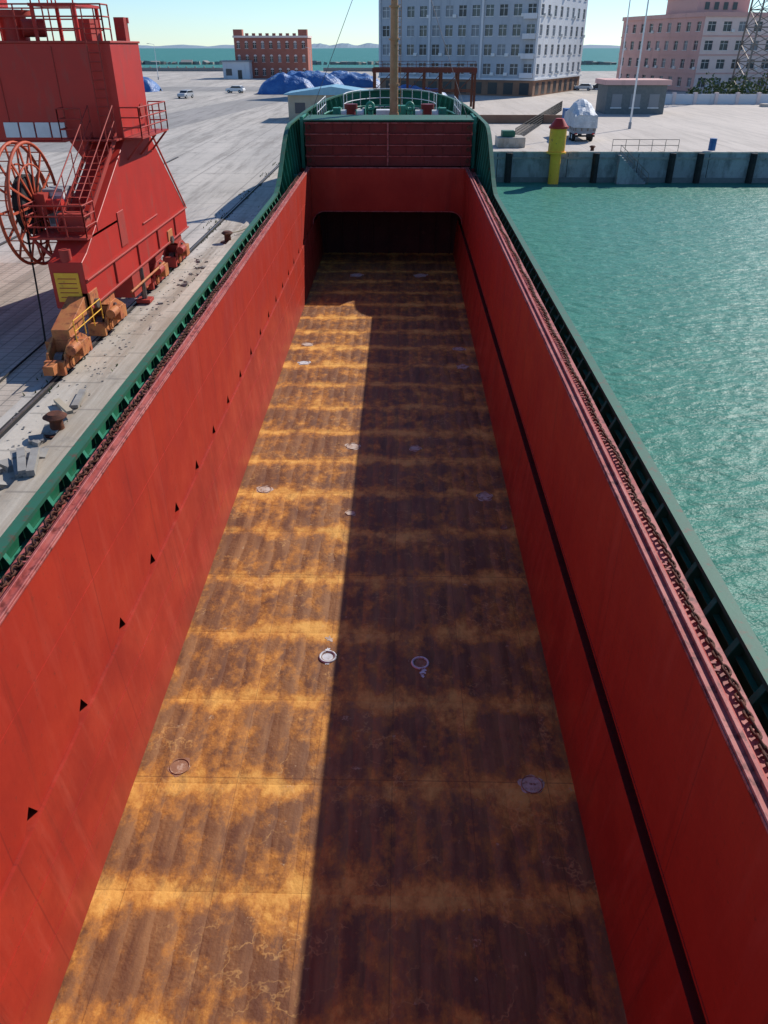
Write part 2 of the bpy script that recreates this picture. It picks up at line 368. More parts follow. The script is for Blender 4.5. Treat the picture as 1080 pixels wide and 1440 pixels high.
for X,s in ((XL,-1),(XR,1)):
    y=1.0
    while y<YF-1:
        for dy in (0,.16):
            b.box(min(X+s*.36,X+s*.44),max(X+s*.36,X+s*.44),y+dy,y+dy+.04,-DT-.22,-DT-.06,'rim')
        b.cyl((X+s*.40,y-.05,-DT-.1),(X+s*.40,y+.25,-DT-.1),.025,'rust',seg=6)
        y+=2.56
b.build('hatch_cleats',ship)
b=MB()
for X,s in ((XL,-1),(XR,1)):
    y=2.0;i=0
    while y<YF-2:
        ax=(0,0,1) if i%2==0 else (1,0,0)
        jx=X+s*.57+random.uniform(-.015,.015)+.035*math.sin(y*1.7)
        ang=random.uniform(-.2,.2)
        axv=Vector(ax)+Vector((.5*(i%2==0)*s,0,.6*(i%2==1)))
        up=Vector((math.sin(ang),math.cos(ang),0)); 
        b.torus((jx,y,-DT-.17),axv,.075,.024,'rust',n=10,m=5,sx=1.45,up=up)
        y+=.155;i+=1
b.build('hatch_chain',ship)
def sm(t): t=max(0,min(1,t)); return t*t*(3-2*t)
def hw(Y):
    if Y<54: return 6.9
    t=min(1,(Y-54)/26.0); return 6.9*max(0,(1-t**2.6))**.5
def top(Y): return 8.6-3.2*sm((Y-50.5)/8.5)-.9*sm((Y-58)/22)
sta=[YA-4+i*1.0 for i in range(0,65)]; sta=[y for y in sta if y<60]+[60+i*.8 for i in range(20)]+[76+.4*i for i in range(9)]+[79.4,79.6,79.8,79.9,79.97,80]
b=MB()
for s in (-1,1):
    ring=[]
    for Y in sta:
        w=hw(Y); flare=1-.25*sm((Y-60)/20)
        ring.append([(c+s*w,Y,-top(Y)),(c+s*w,Y,-9.7),(c+s*w*flare,Y-.12*max(0,Y-70),-12.5),(c+s*w*flare*.97,Y-.2*max(0,Y-70),-17)])
    for i in range(len(ring)-1):
        for j in range(3):
            p=[ring[i][j],ring[i+1][j],ring[i+1][j+1],ring[i][j+1]]
            b.add(p,[(0,1,2,3)],'hull' if j else 'green',j>0)
b.box(c-6.9,c+6.9,YA-4.05,YA-4,-17,-9.6,'hull')
b.build('hull_shell',ship)
b=MB()
for s in (-1,1):
    for Y0,Y1 in zip(sta[:-1],sta[1:]):
        w0=hw(Y0);w1=hw(Y1)
        i0=max(0,w0-.03);i1=max(0,w1-.03); z0=-9.6 if Y1<=63 else -6.3; 
        b.add([(c+s*i0,Y0,-top(Y0)),(c+s*i1,Y1,-top(Y1)),(c+s*i1,Y1,z0),(c+s*i0,Y0,z0)],[(0,1,2,3)],'green')
        a0=w0+.06;a1=w1+.06;b0=max(0,w0-.20);b1=max(0,w1-.20)
        t0=-top(Y0)+.0;t1=-top(Y1)+.0
        b.add([(c+s*a0,Y0,t0+.05),(c+s*a1,Y1,t1+.05),(c+s*b1,Y1-(.2 if Y1>79 else 0),t1+.05),(c+s*b0,Y0-(.2 if Y0>79 else 0),t0+.05),
               (c+s*a0,Y0,t0-.05),(c+s*a1,Y1,t1-.05),(c+s*b1,Y1-(.2 if Y1>79 else 0),t1-.05),(c+s*b0,Y0-(.2 if Y0>79 else 0),t0-.05)],
              [(0,1,2,3),(4,7,6,5),(0,4,5,1),(3,2,6,7)],'green_rail')
    y=YA
    while y<77:
        w=hw(y); t=top(y); zb=9.6 if y<62.5 else 6.3
        if w<1.2: break
        X=c+s*(w-.04)
        hgt=zb-t; foot=min(.5,.22+hgt*.28)
        b.prism([(X,-t-.06),(X-s*.10,-t-.06),(X-s*foot,-zb),(X,-zb)],'y',y,y+.025,'green')
        b.beam((X-s*.10,y+.012,-t-.06),(X-s*foot,y+.012,-zb),.13,.02,'green_lt')
        y+=1.1
    b.box(min(c+s*6.75,c+s*6.86),max(c+s*6.75,c+s*6.86),YA,53,-9.08,-9.05,'green_lt')
    b.cyl((c+s*6.25,YA,-9.42),(c+s*6.25,58,-9.42),.05,'green_lt',seg=8)
b.build('bulwark',ship)
b=MB()
for s in (-1,1):
    xs=sorted((c+s*5.68,c+s*6.85)); b.box(xs[0],xs[1],YA-4,YF,-9.66,-9.6,'deck')
b.box(c-6.6,c+6.6,YF+.3,63,-9.66,-9.6,'deck')
b.box(c-5.7,c+5.7,YA-4,YA-.1,-9.66,-9.6,'deck')
fy=[y for y in sta if y>63]
poly=[(c-hw(y)+.02,y) for y in [63]+fy]+[(c+hw(y)-.02,y) for y in reversed([63]+fy[:-1])]
b.prism(poly,'z',-6.36,-6.3,'deck')
b.box(c-6.6,c+6.6,63,63.05,-9.6,-6.36,'green')
for s in (-1,1):
    for k in range(4): b.box(c+s*6.0-.3,c+s*6.0+.3,62.0+.25*k,62.25+.25*k,-9.6,-9.6+.8*(k+1),'green')
b.build('ship_deck',ship)
b=MB()
x0=c-5.75;x1=c+5.85; ys=59.35
for i in range(4):
    z0=-8.05+i*.70; b.box(x0,x1,ys+.04*(i%2),ys+3.3,z0,z0+.64,'maroon')
    b.box(x0-.04,x1+.04,ys-.08,ys+.06,z0+.58,z0+.66,'rim')
    b.box(x0-.04,x1+.04,ys-.06,ys+.06,z0-.01,z0+.05,'maroon')
    for j in range(9):
        xx=x0+.6+j*1.28; b.box(xx,xx+.05,ys-.03,ys+.05,z0+.05,z0+.58,'maroon')
    for j in range(2):
        xx=c+(-5.5 if j==0 else 5.6); b.cyl((xx,ys-.2,z0+.35),(xx,ys+.1,z0+.35),.13,'rust',seg=10)
b.box(c-.06,c+.06,ys-.14,ys,-8.05,-5.3,'rim')
b.box(x0-.1,x1+.1,ys-.1,ys+3.6,-5.22,-5.12,'green_rail')
for s in (-1,1):
    X=c+s*6.05
    b.box(X-.12,X+.12,60.0,60.3,-9.6,-5.0,'green_lt'); b.box(X-.12,X+.12,62.6,62.9,-9.6,-5.0,'green_lt')
    b.beam((X,60.2,-6),(X,62.8,-8.8),.12,.12,'green_lt')
    b.beam((X,60.2,-5.1),(X,62.8,-5.1),.14,.14,'green_lt')
    b.cyl((X,59.2,-9.6),(X,59.2,-8.2),.14,'maroon',seg=10)
    b.cyl((X+s*.3,57.6,-9.6),(X+s*.3,57.6,-8.5),.16,'green_lt',seg=10); b.cyl((X+s*.3,57.6,-8.55),(X+s*.3,57.6,-8.4),.24,'green_lt',seg=10)
b.build('folded_hatch_covers',ship,bevel=.01)
b=MB()
for s in (-1,1):
    X=c+s*2.9
    b.box(X-1.3,X+1.3,67.0,68.3,-6.3,-6.1,'green')
    b.cyl((X-.9,67.6,-5.55),(X+.9,67.6,-5.55),.42,'white',seg=14)
    for q in (-1.0,-.3,.3,1.0): b.cyl((X+q-.04,67.6,-5.55),(X+q+.04,67.6,-5.55),.62,'green_lt',seg=16)
    b.box(X+s*1.2-.3,X+s*1.2+.3,67.2,68.1,-6.3,-5.0,'green_lt')
    b.cyl((X,65.6,-6.3),(X,65.6,-4.9),.34,'maroon',seg=12); b.cyl((X,65.6,-4.95),(X,65.6,-4.6),.5,'maroon',seg=12)
    for q in (0,.8):
        b.cyl((c+s*5.3,66+q,-6.3),(c+s*5.3,66+q,-5.6),.17,'black',seg=10); b.cyl((c+s*5.3,66+q,-5.65),(c+s*5.3,66+q,-5.55),.23,'black',seg=10)
    b.cyl((c+s*1.6,70.5,-6.3),(c+s*1.6,70.5,-5.2),.22,'green_lt',seg=12)
    b.torus((c+s*1.6,70.3,-5.1),(0,1,0),.26,.12,'green_lt',n=14,m=6)
b.box(c-1.1,c+.2,69.2,70.4,-6.3,-5.3,'white'); b.box(c+.5,c+1.3,72,73.2,-6.3,-5.2,'green_lt')
pts=[(c+5.0*math.cos(R(t)),66.0+8.6*math.sin(R(t)),-5.35) for t in range(0,181,12)]
b.path(pts,.07,'green_lt'); 
for p in pts: b.cyl((p[0],p[1],-6.3),p,.05,'green_lt',seg=6)
pts2=[(c+3.7*math.cos(R(t)),69.5+7.4*math.sin(R(t)),-6.3) for t in range(0,181,15)]
b.railing(pts2,2.1,'white',sp=1.6,r=.035,mid=2)
for s in (-1,1): b.railing([(c+s*5.3,64,-5.6),(c+s*5.1,69,-5.4)],1.1,'white',sp=1.4,r=.03,mid=1)
b.build('forecastle_fittings',ship)
b=MB()
mx=c+.35
b.cyl((mx,66,-6.3),(mx,66,1.5),.33,'mast',r1=.28,seg=16); b.cyl((mx,66,1.5),(mx,66,9),.26,'mast',r1=.16,seg=14)
for z in (-3.4,-.5,1.5): b.cyl((mx,66,z),(mx,66,z+.12),.40,'mast',seg=16)
b.cyl((mx,66,-6.3),(mx,66,-5.2),.5,'mast',r1=.36,seg=16)
for i in range(36): b.box(mx+.28,mx+.5,65.9,65.93,-5+.35*i,-4.97+.35*i,'mast')
b.cyl((mx+.5,65.92,-5.2),(mx+.5,65.92,7.6),.02,'mast',seg=5)
b.box(mx-.9,mx+.9,65.9,66.1,3.6,3.7,'mast'); 
b.cyl((mx,66,8.5),(c-5.6,61,-5.2),.02,'steel',seg=5); b.cyl((mx,66,8.5),(c+5.6,61,-5.2),.02,'steel',seg=5)
b.cyl((mx,66,8.8),(c,79,-4.6),.02,'steel',seg=5)
b.build('foremast',ship)
b=MB()
def fl(px,py):
    den=1276*DF/(py-45); Y=(den-.5288*DF)/.8487; X=(px-566)*den/1083; return X,Y
def blob(X,Y,r,k,z,irr=.12,n=26):
    vs=[]
    ph=[random.uniform(0,6) for _ in range(3)]
    for i in range(n):
        t=2*math.pi*i/n; q=r*(1+irr*math.sin(2*t+ph[0])*.5+irr*math.sin(5*t+ph[1])*.6+irr*random.uniform(-.4,.4))
        vs.append((X+q*math.cos(t),Y+q*math.sin(t),z))
    b.add(vs,[tuple(range(n))],k)
for px,py,r,k in ((262,1083,.26,'plate'),(758,1100,.28,'chalk'),(378,690,.30,'chalk'),(688,697,.32,'chalk'),(437,485,.32,'chalk'),(432,511,.32,'wet'),(650,490,.34,'chalk'),(655,515,.34,'chalk'),(502,628,.32,'chalk'),(590,630,.27,'chalk'),(505,387,.50,'chalk'),(595,387,.50,'chalk'),(500,722,.20,'chalk'),(715,740,.14,'plate'),(470,925,.20,'wet'),(600,932,.20,'plate')):
    X,Y=fl(px,py); blob(X,Y,r,k,-DF+.004,.16); b.torus((X,Y,-DF+.01),(0,0,1),r*.86,.012,'plate',n=24,m=5)
X,Y=fl(470,925); b.torus((X,Y,-DF+.012),(0,0,1),.22,.035,'wet',n=24,m=6); blob(X+.02,Y-.22,.08,'wet',-DF+.008,.5); blob(X-.03,Y+.3,.06,'wet',-DF+.008,.5); blob(X-.01,Y+.75,.10,'chalk',-DF+.008,.6)
X,Y=fl(600,932); b.torus((X,Y,-DF+.012),(0,0,1),.22,.035,'wet',n=24,m=6); blob(X+.08,Y-.3,.09,'wet',-DF+.008,.6); blob(X+.06,Y-.5,.05,'wet',-DF+.008,.5)
b.build('floor_fittings',ship)
b=MB()
for pa,pb in (((c-5.9,66.5,-5.5),(-9.75,70.3,-9.0)),((c-6.8,50,-8.6),(-9.75,45.4,-9.0))):
    pa=Vector(pa);pb=Vector(pb); pb.z=-9.1-.0135*pb.y+.0
    pts=[pa.lerp(pb,i/10)-Vector((0,0,.5*math.sin(math.pi*i/10))) for i in range(11)]
    b.path(pts,.035,'rope')
b.build('mooring_ropes',ship)

# ------------------------------------------------ GROUND, WATER
b=MB()
QX=-8.75; QY=88
zb=-6
b.add([(-3000,-200,0),(QX,-200,0),(QX,QY,0),(-3000,QY,0)],[(0,1,2,3)],'apron')
b.add([(-3000,QY,0),(QX,QY,0),(600,QY,0),(600,400,0),(-3000,400,0)],[(0,1,2,3,4)],'apron')
b.add([(QX,-200,0),(QX,QY,0),(QX,QY,zb),(QX,-200,zb)],[(0,1,2,3)],'quaywall')
b.add([(QX,QY,0),(600,QY,0),(600,QY,zb),(QX,QY,zb)],[(0,1,2,3)],'quaywall')
b.add([(-3000,400,0),(600,400,0),(600,400,zb),(-3000,400,zb)],[(0,1,2,3)],'quaywall')
b.build('ground')
b=MB(); w=-2.8; hx0=c-6.1; hx1=c+6.1; hy0=-4.4; hy1=64.3
b.add([(-14000,-300,w),(14000,-300,w),(14000,22000,w),(-14000,22000,w),(hx0,hy0,w),(hx1,hy0,w),(hx1,hy1,w),(hx0,hy1,w)],[(0,1,5,4),(1,2,6,5),(2,3,7,6),(3,0,4,7)],'water'); b.build('water')
b=MB(); b.box(QX-.02-.9,QX+.02,-60,QY+.02,.0,.14,'strip'); b.box(QX+.02,600,QY-.02,QY+.8,0,.16,'strip'); b.build('quay_kerb',bevel=.03)
b=MB(); b.add([(QX-2.4,-60,.004),(QX-.92,-60,.004),(QX-.92,QY,.004),(QX-2.4,QY,.004)],[(0,1,2,3)],'strip'); b.build('quay_edge_paving')
b=MB(); b.add([(-21,-60,.004),(-11.9,-60,.004),(-11.9,40,.004),(-21,40,.004)],[(0,1,2,3)],'cobble'); b.build('sett_paving')
b=MB(); b.add([(8,QY+.8,.004),(500,QY+.8,.004),(500,205,.004),(8,205,.004)],[(0,1,2,3)],'plaza'); b.build('plaza_paving')
b=MB(); b.add([(-400,215,.004),(500,215,.004),(500,240,.004),(-400,240,.004)],[(0,1,2,3)],'road')
b.add([(-45,88,.008),(-34,88,.008),(-20,215,.008),(-30,215,.008)],[(0,1,2,3)],'road'); b.build('harbour_road')
b=MB()
for X in (-11.4,-22.4):
    b.box(X-.035,X+.035,-60,QY-4,.006,.05,'steel')
    b.add([(X-.16,-60,.0085),(X-.036,-60,.0085),(X-.036,QY-4,.0085),(X-.16,QY-4,.0085)],[(0,1,2,3)],'black')
    b.add([(X+.036,-60,.0085),(X+.16,-60,.0085),(X+.16,QY-4,.0085),(X+.036,QY-4,.0085)],[(0,1,2,3)],'black')
b.build('crane_rail')
b=MB()
def hills(x0,x1,Y,h,n=60):
    random.seed(int(Y+x0))
    t=[(x0+(x1-x0)*i/n, h*(.45+.55*abs(math.sin(i*.37+x0))*random.uniform(.6,1))*min(1,4*min(i,n-i)/n+.05)) for i in range(n+1)]
    vs=[(x,Y,-2.8) for x,_ in t]+[(x,Y+150,-2.8+q) for x,q in t]
    b.add(vs,[(i,i+1,n+2+i,n+1+i) for i in range(n)],'hill')
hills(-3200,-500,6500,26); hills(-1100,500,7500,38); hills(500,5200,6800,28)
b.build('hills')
b=MB()
for i in range(160):
    x=-600+i*5+random.uniform(-1,1); s=random.uniform(1,2.2)
    b.T=Matrix.Translation((x,700+random.uniform(-3,3),-2.2))@Matrix.Rotation(random.uniform(0,3),4,'Z')@Matrix.Rotation(random.uniform(-.4,.4),4,'X')
    b.box(-s*2,s*2,-s,s,-1,s*.9,'stone')
b.T=None; b.build('breakwater')
# ------------------------------------------------ CRANE
cr=empty('portal_crane',(0,0,0))
b=MB()
side=[(27,1.5),(41.4,1.5),(41.4,2.5),(37.4,5.9),(37.1,6.3),(33.5,6.3),(27.6,3.3),(27,3.1)]
for xa,xb in ((-12.2,-11.0),(-23.0,-21.8)):
    b.prism(side,'x',xa,xb,'cred')
b.box(-23.2,-10.95,33.45,37.15,6.3,9.6,'cred')
b.prism([(-12.2,6.32),(-13.3,6.32),(-12.2,4.6)],'y',33.7,36.9,'cred')
b.prism([(-21.8,6.32),(-20.7,6.32),(-21.8,4.6)],'y',33.7,36.9,'cred')
b.box(-23.25,-10.9,33.40,37.2,9.6,9.68,'cred2'); b.box(-20.7,-13.3,33.40,37.2,6.24,6.3,'cred2')
b.box(-11.0,-10.9,27,41.4,2.45,2.52,'cred2'); b.box(-11.0,-10.92,27,41.4,1.5,1.58,'cred2')
b.beam((-10.97,37.3,6.2),(-10.97,41.4,2.55),.06,.10,'cred2')
for y in (30,33,36,39): b.box(-10.998,-10.93,y,y+.05,1.6,2.45,'cred2')
b.box(-11.0,-10.94,34.2,36.4,3.0,3.06,'cred2')
b.box(-11.0,-10.96,31.2,32.0,2.7,4.0,'cred2')
for xx in (-13.2,-15.4,-17.6): b.box(xx,xx+.04,33.42,33.45,6.5,9.5,'cred2')
b.build('leg_and_beam',cr,bevel=.03)
b=MB()
for i in range(4): b.box(-15.6+i*.62,-15.05+i*.62,33.36,33.42,6.42,6.95,'white')
b.box(-12.05,-11.2,26.96,27,1.75,2.75,'yellow')
for i in range(5): b.box(-11.95,-11.3,26.95,26.96,1.9+.16*i,1.93+.16*i,'cred2')
b.cyl((-10.95,36.2,7.2),(-10.9,36.2,7.2),.28,'cred2',seg=16)
b.box(-12.95,-12.25,29.6,30.4,3.75,5.0,'white'); b.box(-12.97,-12.23,29.55,30.45,5.0,5.08,'grey'); b.box(-12.9,-12.62,29.57,29.6,3.9,4.85,'grey');b.box(-12.58,-12.3,29.57,29.6,3.9,4.85,'grey')
b.build('panels_and_cabinets',cr,bevel=.01)
b=MB()
b.railing([(-11.1,33.5,9.68),(-23,33.5,9.68)],1.15,'cred2',sp=1.1,r=.03); b.railing([(-12.3,37.1,9.68),(-23,37.1,9.68)],1.15,'cred2',sp=1.1,r=.03)
b.railing([(-11.1,33.5,9.68),(-11.1,34.3,9.68)],1.15,'cred2',sp=1.1,r=.03)
b.railing([(-12.4,34.4,10.9),(-14.0,34.4,10.9),(-14.0,36.9,10.9)],1.0,'cred',sp=.8,r=.03)
b.box(-14.1,-12.3,34.3,37,10.8,10.9,'cred')
for x,y in ((-12.4,34.4),(-14,34.4),(-12.4,36.9),(-14,36.9)): b.box(x-.06,x+.06,y-.06,y+.06,9.68,10.8,'cred')
b.box(-12.7,-12.1,35.0,36.0,9.68,10.4,'cred2'); b.cyl((-15.2,35.3,9.68),(-15.2,35.3,10.5),.5,'cred',seg=14); b.cyl((-15.2,35.3,10.5),(-15.2,35.3,10.7),.75,'cred2',seg=16)
b.cyl((-14.6,34.6,10.1),(-13.9,35.0,10.1),.3,'cred2',seg=12)
b.box(-11.6,-11.2,36.4,36.8,9.68,10.5,'cred2'); b.cyl((-11.3,36.9,9.68),(-11.3,36.9,10.3),.1,'cred2',seg=8); b.cyl((-11.3,36.9,10.3),(-11.3,36.9,10.5),.16,'cred',seg=10)
b.cyl((-18.5,35.3,9.68),(-18.5,35.3,10.6),1.9,'cred',seg=28); b.cyl((-18.5,35.3,10.6),(-18.5,35.3,10.9),2.2,'grey',seg=28)
b.box(-20.3,-16.7,33.6,38.6,10.9,13.8,'cred')
b.box(-10.95,-10.2,33.4,37.3,6.36,6.42,'cred2')
b.railing([(-10.95,33.4,6.42),(-10.22,33.4,6.42),(-10.22,37.3,6.42),(-10.95,37.3,6.42)],1.05,'cred2',sp=.9,r=.028)
for y in (33.6,35.4,37.1): b.beam((-10.25,y,6.36),(-10.98,y,5.6),.07,.07,'cred2')
b.stairs((-12.1,28.2,3.95),(-12.1,33.2,6.55),(.95,0,0),'cred2',n=14)
b.box(-13.1,-11.0,32.6,33.39,6.36,6.42,'cred2'); b.railing([(-13.1,33.3,6.42),(-13.1,32.6,6.42),(-12.2,32.6,6.42)],1.05,'cred2',sp=.8,r=.028)
for x in (-11.75,-11.3): b.cyl((x,33.25,6.4),(x,33.25,10.7),.025,'cred2',seg=6)
for i in range(13): b.cyl((-11.75,33.25,6.6+i*.3),(-11.3,33.25,6.6+i*.3),.018,'cred2',seg=5)
b.box(-13.05,-11.0,27.9,31.2,3.66,3.74,'cred2')
b.railing([(-13.05,31.2,3.74),(-13.05,27.9,3.74),(-11.0,27.9,3.74),(-11.0,29.0,3.74)],1.05,'cred2',sp=.75,r=.028,mid=2)
for y in (28.1,30.9): b.beam((-13.0,y,3.6),(-12.2,y,2.8),.1,.1,'cred2')
b.box(-12.9,-12.25,30.7,31.3,3.74,4.7,'cred2'); b.box(-12.2,-11.2,28.6,29.3,3.74,4.4,'cred2')
b.cyl((-11.6,27.2,3.1),(-11.6,27.2,3.5),.2,'cred2',seg=10)
b.build('platforms_and_stairs',cr)
b=MB()
rc=Vector((-13.35,29.2,4.62)); rr=2.02
for dx in (-.22,.22):
    o=rc+Vector((dx,0,0))
    b.torus(o,(1,0,0),rr,.06,'reel',n=48,m=8); b.torus(o,(1,0,0),rr*.66,.035,'reel',n=36,m=6)
    for i in range(14):
        t=2*math.pi*i/14; d=Vector((0,math.cos(t),math.sin(t))); b.beam(o+d*.3,o+d*rr,.05,.07,'reel')
for i in range(28):
    t=2*math.pi*i/28; d=Vector((0,math.cos(t),math.sin(t)))*rr; b.cyl(rc+d+Vector((-.22,0,0)),rc+d+Vector((.22,0,0)),.02,'reel',seg=5)
b.cyl(rc-Vector((.18,0,0)),rc+Vector((.18,0,0)),.95,'black',seg=32); 
for q in (-.14,-.07,0,.07,.14): b.torus(rc+Vector((q,0,0)),(1,0,0),.97,.04,'black',n=32,m=6)
b.cyl(rc-Vector((.45,0,0)),rc+Vector((1.2,0,0)),.2,'cred',seg=14); b.cyl(rc-Vector((.5,0,0)),rc-Vector((.3,0,0)),.36,'reel',seg=18)
b.box(-13.08,-12.7,29.0,29.5,4.3,5.0,'cred2')
pts=[rc+Vector((0,-rr*.35,-rr*.2)),Vector((-13.4,28.4,2.4)),Vector((-13.3,28.0,1.0)),Vector((-13.2,27.6,.08)),Vector((-13.1,22,.06)),Vector((-13.0,10,.06))]
b.path(pts,.035,'black',seg=6)
b.build('cable_reel',cr)
b=MB()
def bogieset(X,yc,k,k2,L=6.6):
    b.prism([(yc-L*.36,1.0),(yc-L*.30,.95),(yc-L*.1,1.35),(yc+L*.1,1.35),(yc+L*.30,.95),(yc+L*.36,1.0),(yc+L*.36,1.35),(yc+.55,1.95),(yc-.55,1.95),(yc-L*.36,1.35)][::-1],'x',X-.3,X+.3,k)
    b.box(X-.45,X+.45,yc-.4,yc+.4,1.45,2.05,k2); b.cyl((X-.55,yc,1.6),(X+.55,yc,1.6),.17,'steel',seg=12)
    for s in (-1,1):
        y=yc+s*L*.31
        for q in (-.34,.26): b.prism([(y-1.15,.35),(y-.85,.2),(y+.85,.2),(y+1.15,.35),(y+1.0,.75),(y+.3,1.12),(y-.3,1.12),(y-1.0,.75)],'x',X+q,X+q+.08,k)
        b.cyl((X-.42,y,.92),(X+.42,y,.92),.12,'steel',seg=10)
        b.box(X-.26,X+.26,y-.35,y+.35,.55,1.0,k)
        for w_ in (-.68,.68):
            b.cyl((X-.13,y+w_,.36),(X+.13,y+w_,.36),.34,'steel',seg=20); b.cyl((X-.42,y+w_,.40),(X+.42,y+w_,.40),.13,k2,seg=12)
            for sx in (-1,1): b.cyl((X+sx*.35,y+w_,.4),(X+sx*.39,y+w_,.4),.2,k2,seg=12)
        b.box(X+.36,X+.66,y-.35,y+.25,.45,.95,k2); b.cyl((X+.5,y-.35,.85),(X+.5,y-.95,.85),.17,k,seg=12)
        b.box(X-.66,X-.36,y-.2,y+.4,.45,.9,k)
        b.box(X-.32,X+.32,y-1.32,y-1.14,.12,.6,k); b.box(X-.32,X+.32,y+1.14,y+1.32,.12,.6,k)
    b.beam((X,yc-L*.5-.55,.45),(X,yc-L*.5-.1,.45),.35,.3,k2)
bogieset(-11.4,27.4,'ochre','ochre'); bogieset(-11.4,38.0,'cred2','ochre')
bogieset(-22.4,27.4,'ochre','cred2'); bogieset(-22.4,38.0,'cred2','cred2')
b.box(-11.9,-11.0,31.8,34.2,.55,1.5,'cred2'); b.cyl((-11.0,33,.2),(-11.0,33,1.5),.12,'steel'); b.box(-11.3,-10.7,32.7,33.3,.06,.2,'cred2')
b.railing([(-10.7,24.6,1.1),(-10.7,27.2,1.1)],.7,'yellow',sp=.9,r=.022,mid=1)
b.cyl((-10.85,31,1.0),(-10.85,36,1.0),.05,'ochre')
b.build('bogies',cr,bevel=.015)
# ------------------------------------------------ quay fittings
def bollard(X,Y,s=1):
    b=MB(); b.cyl((X,Y,.0),(X,Y,.06*s),.42*s,'rust',seg=18); b.cyl((X,Y,.06),(X,Y,.42*s),.2*s,'rust',r1=.18*s,seg=16); b.cyl((X,Y,.42*s),(X,Y,.52*s),.22*s,'rust',r1=.34*s,seg=16); b.cyl((X,Y,.52*s),(X,Y,.62*s),.34*s,'rust',r1=.2*s,seg=16)
    b.build('mooring_bollard')
bollard(-9.75,19.9); bollard(-9.75,45); bollard(-9.75,70); bollard(20,QY+1.2); 
def rubble(X,Y,n,sp,k='stone',smin=.08,smax=.28,dx=.3):
    b=MB()
    for i in range(n):
        s=random.uniform(smin,smax); x=X+random.gauss(0,dx); y=Y+random.gauss(0,sp)
        b.T=Matrix.Translation((x,y,s*.35))@Matrix.Rotation(random.uniform(0,6),4,'Z')@Matrix.Rotation(random.uniform(-.5,.5),4,'X')
        w=[random.uniform(.6,1.3) for _ in range(8)]
        vs=[];q=0
        for zz in (-.4,.4):
            for xx,yy in ((-1,-.7),(1,-.7),(1,.7),(-1,.7)): vs.append((xx*s*w[q],yy*s*w[q],zz*s*w[q])); q+=1
        b.add(vs,[(0,3,2,1),(4,5,6,7),(0,1,5,4),(1,2,6,5),(2,3,7,6),(3,0,4,7)],k)
    b.T=None; return b
b=rubble(-9.9,18.0,22,.8)
for i in range(4): b.beam((-10.3+i*.2,18.3,.15+.1*(i%2)),(-9.6+i*.1,17.0,.15+.1*(i%2)),.2,.16,'stone')
b.build('rubble_pile')
b=rubble(-10.2,28,420,10,'stone',.01,.045,.8); b.build('loose_gravel')
b=rubble(-10.0,38,16,4,smax=.14); b.build('rubble_pile')
b=MB()
for i in range(900):
    y=random.uniform(8,80); x=random.choice((-11.4-.2,-11.4+.2,QX-.95,-12.0))+random.gauss(0,.05); 
    if mn.noise(Vector((x*.3,y*.25,3)))<.05: continue
    for j in range(3):
        h=random.uniform(.04,.14); a=random.uniform(0,6); d=Vector((math.cos(a),math.sin(a),0))*.03
        p=Vector((x,y,0.01)); b.add([p-d,p+d,p+Vector((d.y*2,-d.x*2,h))],[(0,1,2)],'leaf')
b.build('weeds')
b=MB(); b.beam((-9.75,20.9,.2),(-10.6,22.0,.12),.18,.1,'beige'); b.beam((-9.9,21.6,.08),(-10.1,22.9,.08),.2,.1,'stone'); b.build('timber_planks')
b=MB()
for y in range(4,80,6): b.torus((QX+.22,y,-1.0),(1,0,0),.5,.2,'black',n=18,m=8)
b.build('tyre_fenders')
def wx(px,den): return (px-566)*den/1083
for px in (833,937,975,1047,1120,1190,714):
    X=wx(px,82); b=MB()
    b.prism([(X-.35,QY-.07),(X+.35,QY-.07),(X+.28,QY-.35),(X+.12,QY-.55),(X-.12,QY-.55),(X-.28,QY-.35)],'z',-2.9,.05,'black'); b.build('rubber_fender',bevel=.03)
b=MB(); b.box(0,600,QY-.06,QY,-.55,-.35,'stone'); b.box(0,600,QY-.04,QY,-3.2,-2.3,'kiosk')
for i in range(50): x=10+i*7.3; b.box(x,x+.05,QY-.03,QY,-6,-.02,'black')
b.build('quay_wall_courses')
b=MB(); X=wx(781,80)
b.cyl((X,QY-.9,-6),(X,QY-.9,.1),.55,'yellow',seg=20); b.cyl((X,QY-.9,.1),(X,QY-.9,.25),1.0,'yellow',seg=24)
b.cyl((X,QY-.9,.25),(X,QY-.9,2.4),.85,'yellow',seg=24); b.cyl((X,QY-.9,2.4),(X,QY-.9,2.6),.98,'cred',seg=24); b.cyl((X,QY-.9,2.6),(X,QY-.9,3.3),.9,'cred',r1=.4,seg=24)
b.box(X-.6,X+.6,QY-.5,QY+.1,-.1,.1,'yellow')
b.build('mooring_dolphin',bevel=.02)
b=MB(); xs0=wx(862,82); xs1=wx(905,82)
n=14
for i in range(n):
    xa=xs0+(xs1-xs0)*i/n; b.box(xa,xa+(xs1-xs0)/n,QY-1.1,QY,-6,-(i+1)*2.9/n+.1,'quaywall')
b.build('quay_steps')
b=MB(); b.railing([(wx(855,82),QY+.5,.16),(wx(945,82),QY+.5,.16)],1.1,'steel',sp=1.4,r=.03,mid=1); b.railing([(xs0,QY-1.0,-.1),(xs1,QY-1.0,-2.8)],1.0,'steel',sp=1.2,r=.03,mid=1); b.build('quay_railing')
b=MB(); X=wx(990,83); b.cyl((X,QY+1.4,.16),(X,QY+1.4,1.3),.36,'bluep',seg=18)
for z_ in (.2,.55,.92,1.28): b.torus((X,QY+1.4,z_),(0,0,1),.36,.025,'bluep',n=18,m=5)
b.build('blue_drum')
b=MB(); b.railing([(13,98,0),(27.5,150,0)],1.5,'black',sp=.9,r=.04,mid=4); b.build('harbour_fence')
